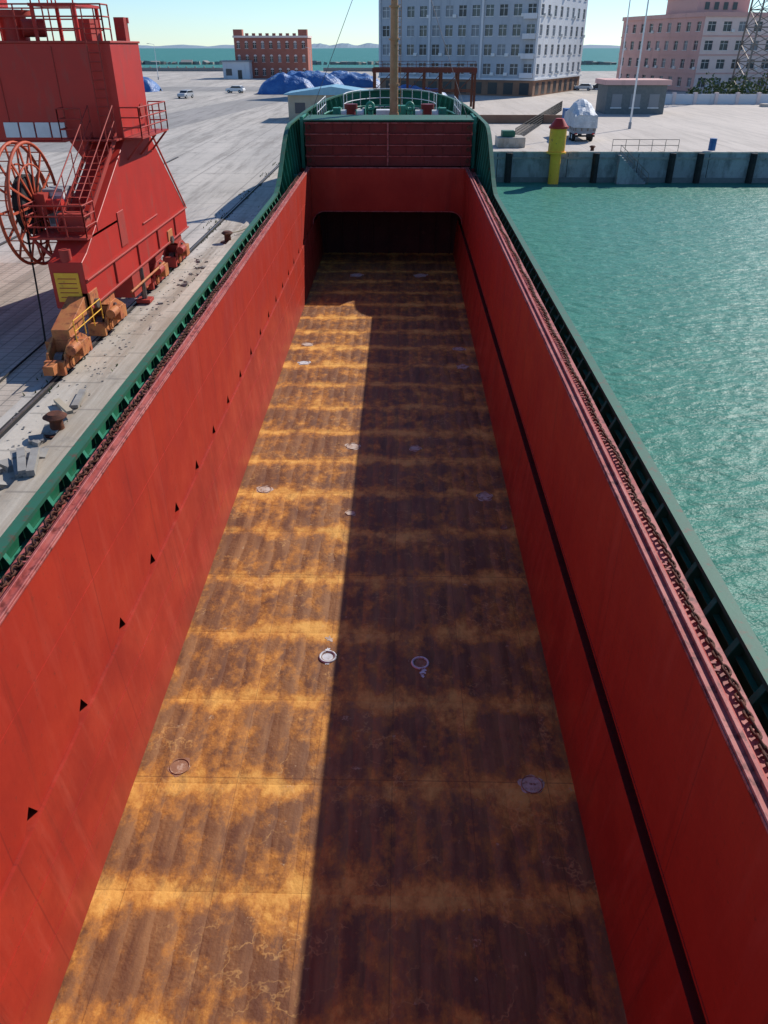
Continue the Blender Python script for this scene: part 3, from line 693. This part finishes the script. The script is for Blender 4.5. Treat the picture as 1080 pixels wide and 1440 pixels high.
b=MB(); b.box(10.5,13.5,93,96,0,1.0,'strip'); b.box(11,12.4,93.5,95,1.0,1.6,'green_rail'); b.build('concrete_plinth',bevel=.05)
b=MB(); b.box(9.6,26,124,124.4,0,1.1,'brownwall'); b.build('low_wall')
# ------------------------------------------------ buildings
def facade(b,p,ang,W,H,cols,rows,k,ww=.5,wh=.5,z0=.3,trim=None,depth=.22,arch=False,sill=True):
    u=Vector((math.cos(ang),math.sin(ang),0)); n=Vector((math.sin(ang),-math.cos(ang),0)); p=Vector(p); up=Vector((0,0,1))
    cw=W/cols; ch=H/rows
    def P(a,z,d=0): return p+u*a+up*z+n*d
    for j in range(rows):
        for i in range(cols):
            a0=i*cw;a1=a0+cw;w0=a0+cw*(1-ww)/2;w1=w0+cw*ww
            h0=j*ch;h1=h0+ch;v0=h0+ch*z0;v1=v0+ch*wh
            b.add([P(a0,h0),P(a1,h0),P(a1,v0),P(a0,v0)],[(0,1,2,3)],k)
            b.add([P(a0,v1),P(a1,v1),P(a1,h1),P(a0,h1)],[(0,1,2,3)],k)
            b.add([P(a0,v0),P(w0,v0),P(w0,v1),P(a0,v1)],[(0,1,2,3)],k)
            b.add([P(w1,v0),P(a1,v0),P(a1,v1),P(w1,v1)],[(0,1,2,3)],k)
            o=[P(w0,v0),P(w1,v0),P(w1,v1),P(w0,v1)]; q=[P(w0,v0,-depth),P(w1,v0,-depth),P(w1,v1,-depth),P(w0,v1,-depth)]
            b.add(o+q,[(0,1,5,4),(1,2,6,5),(2,3,7,6),(3,0,4,7)],k)
            g=random.choice(['glass','glass','glass2','glass3']); b.add(q,[(0,1,2,3)],g)
            t=trim or 'white'
            mid=(w0+w1)/2
            b.add([P(mid-.05,v0,-depth+.05),P(mid+.05,v0,-depth+.05),P(mid+.05,v1,-depth+.05),P(mid-.05,v1,-depth+.05)],[(0,1,2,3)],t)
            vm=v0+(v1-v0)*.68
            b.add([P(w0,vm-.04,-depth+.05),P(w1,vm-.04,-depth+.05),P(w1,vm+.04,-depth+.05),P(w0,vm+.04,-depth+.05)],[(0,1,2,3)],t)
            if sill: b.beam(P((w0+w1)/2-(w1-w0)*.55,v0-.06,.05),P((w0+w1)/2+(w1-w0)*.55,v0-.06,.05),.16,.12,t)
            if arch:
                m=(w0+w1)/2; r=(w1-w0)/2; pts=[P(m+r*math.cos(R(t_)),v1+r*math.sin(R(t_)),.06) for t_ in range(0,181,30)]
                b.add(pts,[tuple(range(7))],t)
            if random.random()<.3 and arch is False: 
                cc=P(w1+.45,v0+.1,.2); b.beam(cc-u*.4,cc+u*.4,.35,.6,'white')
def boxb(b,p,ang,W,Dp,z0,z1,k,o=0):
    u=Vector((math.cos(ang),math.sin(ang),0)); n=Vector((-math.sin(ang),math.cos(ang),0)); p=Vector(p)
    q=[p-u*o-n*o,p+u*(W+o)-n*o,p+u*(W+o)+n*(Dp+o),p-u*o+n*(Dp+o)]
    b.add([v+Vector((0,0,z0)) for v in q]+[v+Vector((0,0,z1)) for v in q],[(0,3,2,1),(4,5,6,7),(0,1,5,4),(1,2,6,5),(2,3,7,6),(3,0,4,7)],k)
ang=R(-27); u=Vector((math.cos(ang),math.sin(ang),0)); nb=Vector((-math.sin(ang),math.cos(ang),0))
L1=38;L2=36; corner=Vector((28.6,193,0)); p0=corner-u*L1
of=empty('office_building')
b=MB()
base=3.2
facade(b,p0+Vector((0,0,base)),ang,L1,25.55,12,7,'offshade',ww=.56,wh=.56,z0=.26)
facade(b,corner+Vector((0,0,base)),ang+math.pi/2,L2,25.55,8,7,'offwhite',ww=.42,wh=.54,z0=.28)
facade(b,corner+nb*L2+Vector((0,0,base)),ang+math.pi,L1,25.55,11,7,'offshade',ww=.5,wh=.52,z0=.28,sill=False)
facade(b,p0+nb*L2+Vector((0,0,base)),ang-math.pi/2,L2,25.55,8,7,'offshade',ww=.42,wh=.52,z0=.28,sill=False)
b.build('upper_storeys',of)
b=MB()
boxb(b,p0,ang,L1,L2,0,base,'brownwall',o=.02); boxb(b,p0,ang,L1,L2,base-.1,base+.25,'offwhite',o=.35); boxb(b,p0,ang,L1,L2,28.7,29.6,'offwhite',o=.4)
for i in (0,4,8,12): 
    q=p0+u*(L1*i/12); nn=-nb
    b.beam(q+nn*.15+Vector((0,0,base)),q+nn*.15+Vector((0,0,28.7)),.45,.45,'offwhite')
for j in range(7):
    q=corner-u*3.1-nb*.8; z=base+.35+j*3.65
    boxb(b,q,ang,2.9,1.0,z,z+1.0,'offwhite')
b.build('plinth_and_cornice',of)
b=MB()
for i in range(10):
    q=p0+u*(1.6+i*3.7)-nb*.06; b.add([q+Vector((0,0,.3)),q+u*2.2+Vector((0,0,.3)),q+u*2.2+Vector((0,0,2.6)),q+Vector((0,0,2.6))],[(0,1,2,3)],'glass3')
for i in range(8):
    q=corner+nb*(1.6+i*4.3)+u*.06; b.add([q+Vector((0,0,.3)),q+nb*2.2+Vector((0,0,.3)),q+nb*2.2+Vector((0,0,2.6)),q+Vector((0,0,2.6))],[(0,1,2,3)],'glass3')
b.build('ground_floor_openings',of)
pk=empty('pink_building'); b=MB()
ang=R(14); u=Vector((math.cos(ang),math.sin(ang),0)); nb=Vector((-math.sin(ang),math.cos(ang),0))
pc=Vector((71,216,0)); W=62;Dp=40;H=15.5
facade(b,pc,ang,W,H,15,4,'pinkwhite',ww=.52,wh=.5,z0=.25,trim='white'); facade(b,pc+nb*Dp,ang-math.pi/2,Dp,H,9,4,'pink',ww=.4,wh=.5,z0=.25)
facade(b,pc+u*W,ang+math.pi/2,Dp,H,9,4,'pink',ww=.4,wh=.5,z0=.25,sill=False)
boxb(b,pc,ang,W,Dp,H,H+.9,'pink',o=.3)
boxb(b,pc+u*1+nb*6,ang,14,14,H+.9,H+4.0,'pink'); boxb(b,pc+u*1+nb*6,ang,14,14,H+4.0,H+4.6,'pinkwhite',o=.3)
boxb(b,pc+u*30+nb*6,ang,9,10,H+.9,H+3.2,'pink')
for j in range(1,4): boxb(b,pc,ang,W,Dp,H*j/4-.15,H*j/4+.12,'pink',o=.12)
b.build('walls_and_roof',pk)
b=MB()
for i in range(4):
    q=pc+u*(3+i*2.5)+nb*5.9+Vector((0,0,H+1.6)); b.add([q,q+u*1.2,q+u*1.2+Vector((0,0,1.5)),q+Vector((0,0,1.5))],[(0,1,2,3)],'glass')
b.build('penthouse_windows',pk)
rb=empty('brick_building'); b=MB()
p=Vector((wx(344,280),306,0)); W=25;H=12
facade(b,p,0,W,H,9,3,'brick',ww=.4,wh=.42,z0=.22,trim='pinkwhite',arch=True); boxb(b,p+Vector((0,.4,0)),0,W,14,0,H,'brick',o=-.01)
boxb(b,p,0,W,14,H,H+.6,'pinkwhite',o=.3)
for x in (0,W-3): boxb(b,p+Vector((x,-.2,0)),0,3,3,H+.6,H+2.4,'brick')
for i in range(8): boxb(b,p+Vector((4+i*2.3,0,0)),0,1.1,.5,H+.6,H+1.3,'brick')
b.build('walls_and_roof',rb)
b=MB(); p=Vector((wx(322,270),300,0)); boxb(b,p,0,9,8,0,5,'offwhite'); boxb(b,p,0,9,8,5,5.4,'grey',o=.3); b.add([p+Vector((1,-.05,1)),p+Vector((3,-.05,1)),p+Vector((3,-.05,3)),p+Vector((1,-.05,3))],[(0,1,2,3)],'glass'); b.add([p+Vector((5,-.05,0)),p+Vector((6.4,-.05,0)),p+Vector((6.4,-.05,2.6)),p+Vector((5,-.05,2.6))],[(0,1,2,3)],'glass3'); b.build('gatehouse')
b=MB(); p=Vector((wx(412,118),128,0)); boxb(b,p,0,13,8,0,3.4,'beige'); b.prism([(p.x-.5,3.4),(p.x+13.5,3.4),(p.x+13.5,3.55),(p.x+6.5,4.5),(p.x-.5,3.55)],'y',127.4,136.6,'roofblue')
for i in range(4): x=p.x+1+i*3.1; b.box(x,x+1.5,127.93,127.98,1,2.4,'glass')
b.build('blue_roof_shed')
b=MB(); p=Vector((wx(848,127),142,0)); boxb(b,p,0,9.5,7,0,4.2,'kiosk'); boxb(b,p,0,9.5,7,4.2,4.9,'pink',o=.5)
for i in range(3): x=p.x+.9+i*3; b.box(x,x+1.6,141.93,141.98,1.0,2.9,'glass2'); b.box(x-.1,x+1.7,141.90,141.93,.85,1.0,'white')
b.build('security_kiosk')
b=MB(); x0=wx(528,140);x1=wx(664,140)
for i in range(7):
    x=x0+(x1-x0)*i/6
    for y in (154,160): b.box(x-.2,x+.2,y-.2,y+.2,0,5.6,'rust')
    b.box(x-.15,x+.15,154,160,5.3,5.6,'rust')
for y in (154,160): b.box(x0-.3,x1+.3,y-.25,y+.25,5.6,6.3,'deck'); b.box(x0,x1,y-.1,y+.1,2.6,2.8,'rust')
for i in range(6):
    xa=x0+(x1-x0)*i/6; b.beam((xa,154,2.8),(xa+(x1-x0)/6,154,5.5),.12,.12,'rust')
b.railing([(x0,153.8,6.3),(x1,153.8,6.3)],1.0,'rust',sp=1.5,r=.04,mid=1)
b.build('steel_gantry_frame')
def pile(name,X,Y,rx,ry,h,k='tarp',seed=0):
    b=MB(); n=40;m=30; vs=[];fs=[]
    for j in range(m+1):
        for i in range(n+1):
            u_=2*i/n-1; v_=2*j/m-1
            r=max(abs(u_),abs(v_))*.45+.55*math.hypot(u_,v_)
            nz=mn.noise(Vector((u_*rx*.22+seed*9,v_*ry*.25,seed))); n2=mn.noise(Vector((u_*rx*.7+seed*5,v_*ry*.7,seed)))
            e=max(0,1-max(0,r+.12*nz)**3)
            z=h*e**.7*(.80+.35*nz+.10*n2)
            vs.append((X+u_*rx+.3*nz,Y+v_*ry,max(.0,z)))
    for j in range(m):
        for i in range(n): fs.append((j*(n+1)+i,j*(n+1)+i+1,(j+1)*(n+1)+i+1,(j+1)*(n+1)+i))
    b.add(vs,fs,k,True); b.build(name)
pile('tarpaulin_covered_pile',wx(408,185),206,7.0,5,4.6,seed=1); pile('tarpaulin_covered_pile',wx(440,200),222,9,6,5.2,seed=2)
pile('tarpaulin_covered_pile',wx(490,215),240,10,6,4.2,seed=3); pile('tarpaulin_covered_pile',wx(585,150),168,7,4,3.8,seed=4)
pile('tarpaulin_covered_pile',wx(196,190),216,5,5,3.8,seed=5)
b=MB(); b.box(-900,wx(325,300),392,392.6,0,1.4,'stone'); b.box(wx(440,300),70,392,392.6,0,1.4,'stone')
for i in range(70): x=-360+i*4; b.box(x,x+.5,391.9,392.7,1.4,1.9,'stone')
b.build('sea_wall')
def truck():
    e=empty('covered_truck'); X=wx(814,92);Y=99
    b=MB()
    b.box(X-1.25,X+1.25,Y,Y+8.5,.85,1.15,'grey'); b.box(X-1.25,X+1.25,Y+.05,Y+6.3,1.15,2.7,'grey')
    for i in range(7): b.box(X-1.31,X-1.25,Y+.1+i,Y+.22+i,1.15,2.75,'steel'); b.box(X+1.25,X+1.31,Y+.1+i,Y+.22+i,1.15,2.75,'steel')
    for i in range(4): b.box(X-1.1+i*.7,X-1.0+i*.7,Y-.05,Y+.05,1.15,2.7,'steel')
    b.box(X-1.2,X+1.2,Y+6.6,Y+8.6,1.0,3.0,'bluep'); b.box(X-1.0,X+1.0,Y+8.6,Y+8.63,1.9,2.8,'glass')
    b.box(X-1.2,X+1.2,Y-.1,Y,.55,.75,'black'); b.box(X-1.15,X-.85,Y-.12,Y-.1,.8,.95,'cred'); b.box(X+.85,X+1.15,Y-.12,Y-.1,.8,.95,'cred')
    b.build('body',e,bevel=.03)
    b=MB()
    for yy in (1.2,2.5,7.5):
        for s in (-1,1): b.cyl((X+s*.85,Y+yy,.5),(X+s*1.2,Y+yy,.5),.5,'black',seg=20); b.cyl((X+s*1.2,Y+yy,.5),(X+s*1.22,Y+yy,.5),.25,'white',seg=12)
    b.build('wheels',e)
    b=MB(); n=10;m=14;vs=[];fs=[]; random.seed(3)
    for j in range(m+1):
        for i in range(n+1):
            a=math.pi*i/n; endf=min(1,2.2*min(j,m-j)/m+.15)
            vs.append((X-1.38*math.cos(a),Y-.08+6.4*j/m+random.uniform(-.04,.04),(1.5 if i in(0,n) else 2.6+1.6*math.sin(a)*endf)+random.uniform(-.08,.08)))
    for j in range(m):
        for i in range(n): fs.append((j*(n+1)+i,j*(n+1)+i+1,(j+1)*(n+1)+i+1,(j+1)*(n+1)+i))
    fs.append(tuple(range(n,-1,-1))); fs.append(tuple(range(m*(n+1),(m+1)*(n+1))))
    b.add(vs,fs,'tarpw'); b.build('tarpaulin_load',e)
truck()
def car(X,Y,rot,k):
    e=empty('parked_car',(X,Y,0)); e.rotation_euler=(0,0,rot)
    b=MB(); b.prism([(-2.2,.35),(2.2,.35),(2.25,.75),(2.0,.95),(1.1,1.02),(.55,1.5),(-1.5,1.52),(-2.1,1.0),(-2.25,.7)],'x',-.88,.88,k)
    b.build('body',e,bevel=.08)
    b=MB()
    b.add([(-.78,1.08,1.06),(.78,1.08,1.06),(.72,.62,1.46),(-.72,.62,1.46)],[(0,1,2,3)],'glass3'); b.add([(-.76,-2.07,1.07),(.76,-2.07,1.07),(.72,-1.62,1.46),(-.72,-1.62,1.46)],[(0,1,2,3)],'glass3')
    for s in (-1,1): b.add([(s*.884,.95,1.05),(s*.884,-1.85,1.05),(s*.884,-1.45,1.44),(s*.884,.5,1.44)],[(0,1,2,3)],'glass3')
    b.build('windows',e)
    b=MB()
    for y in (-1.35,1.4):
        for s in (-1,1): b.cyl((s*.7,y,.33),(s*.92,y,.33),.33,'black',seg=16); b.cyl((s*.92,y,.33),(s*.93,y,.33),.18,'carp',seg=12)
    b.build('wheels',e)
car(wx(268,168),186,2.9,'carp'); car(wx(322,176),208,1.4,'white')
car(wx(826,190),222,1.2,'white'); car(wx(846,195),226,1.3,'glass3')
def post(X,Y,h,name='street_lamp'):
    b=MB(); b.cyl((X,Y,0),(X,Y,.8),.2,'grey',seg=12); b.cyl((X,Y,.8),(X,Y,h),.13,'white',r1=.06,seg=12)
    b.cyl((X,Y,h),(X-1.6,Y,h+.3),.05,'white',seg=8); b.box(X-2.3,X-1.5,Y-.15,Y+.15,h+.2,h+.34,'grey'); b.build(name)
post(wx(885,104),116,26,'floodlight_mast'); post(wx(868,128),146,24,'floodlight_mast'); post(wx(215,250),292,10); post(wx(437,260),300,9)
b=MB(); cs=[(-1,-1),(1,-1),(1,1),(-1,1)]; X=wx(1052,180); Y=203
def leg(s1,s2,z): w=4.2*(1-z/60*.70); return Vector((X+s1*w,Y+s2*w,z))
zs=[46*i/14 for i in range(15)]
for i in range(14):
    for q in range(4):
        a=cs[q];d=cs[(q+1)%4]
        b.beam(leg(*a,zs[i]),leg(*a,zs[i+1]),.30,.30,'steel'); b.beam(leg(*a,zs[i+1]),leg(*d,zs[i+1]),.15,.15,'steel')
        b.beam(leg(*a,zs[i]),leg(*d,zs[i+1]),.13,.13,'steel'); b.beam(leg(*d,zs[i]),leg(*a,zs[i+1]),.13,.13,'steel')
b.build('lattice_tower')
b=MB(); b.box(48,180,168,168.4,0,1.7,'offwhite')
for i in range(34): x=48+i*4; b.box(x-.3,x+.3,167.8,168.6,0,2.0,'pinkwhite')
b.build('compound_wall')
b=MB(); b.box(66,150,160,162,0,.5,'strip'); b.build('planter_kerb')
def shrubs(name,x0,x1,y0,y1,h,n,per=260):
    b=MB(); random.seed(11)
    vs=[];fs=[]
    for i in range(n):
        cx=random.uniform(x0,x1); cy=random.uniform(y0,y1); r=h*random.uniform(.25,.6); cz=r*random.uniform(.8,1.1)
        for j in range(per):
            d=Vector((random.gauss(0,1),random.gauss(0,1),random.gauss(0,1))).normalized()*r*random.uniform(.55,1.05)
            p=Vector((cx,cy,cz))+d; 
            if p.z<.05: continue
            a=Vector((random.gauss(0,1),random.gauss(0,1),random.gauss(0,1))).normalized()*.28; e=a.cross(Vector((random.gauss(0,1),random.gauss(0,1),random.gauss(0,1)))).normalized()*.22
            o=len(vs); vs+= [p-a,p+e,p+a,p-e]; fs.append((o,o+1,o+2,o+3))
    b.add(vs,fs,'leaf'); b.build(name)
shrubs('shrubs',58,150,169.5,180,4.5,80,150)
# ------------------------------------------------ world, sun, camera
sv=Vector((.897,1.08,1)).normalized()
el=math.asin(sv.z); az=math.atan2(sv.x,sv.y)
w=bpy.data.worlds.new('World'); sc.world=w; w.use_nodes=True; nt=w.node_tree
sky=nt.nodes.new('ShaderNodeTexSky'); sky.sky_type='NISHITA'; sky.sun_disc=False; sky.sun_elevation=el; sky.sun_rotation=az
sky.air_density=1.0; sky.dust_density=0.0; sky.ozone_density=3.5; sky.altitude=300
tint=mix_(nt,1.0,sky.outputs[0],(.76,.94,1.14),'MULTIPLY')
nt.links.new(tint,nt.nodes['Background'].inputs[0]); nt.nodes['Background'].inputs[1].default_value=.125
sl=bpy.data.lights.new('sun','SUN'); sl.energy=5.0; sl.angle=R(.5); sl.color=(1,.95,.88)
so=bpy.data.objects.new('sun',sl); sc.collection.objects.link(so); so.rotation_euler=sv.to_track_quat('Z','Y').to_euler(); so.location=(40,60,60)
cam=bpy.data.cameras.new('camera'); co=bpy.data.objects.new('camera',cam); sc.collection.objects.link(co)
co.location=(0,0,CZ); co.rotation_euler=(R(90-31.16),0,R(1.18))
cam.sensor_fit='VERTICAL'; cam.sensor_height=36; cam.lens=1083/1440*36; cam.clip_end=40000; cam.clip_start=.1
sc.camera=co
sc.view_settings.view_transform='Standard'; sc.view_settings.look='None'; sc.view_settings.exposure=0
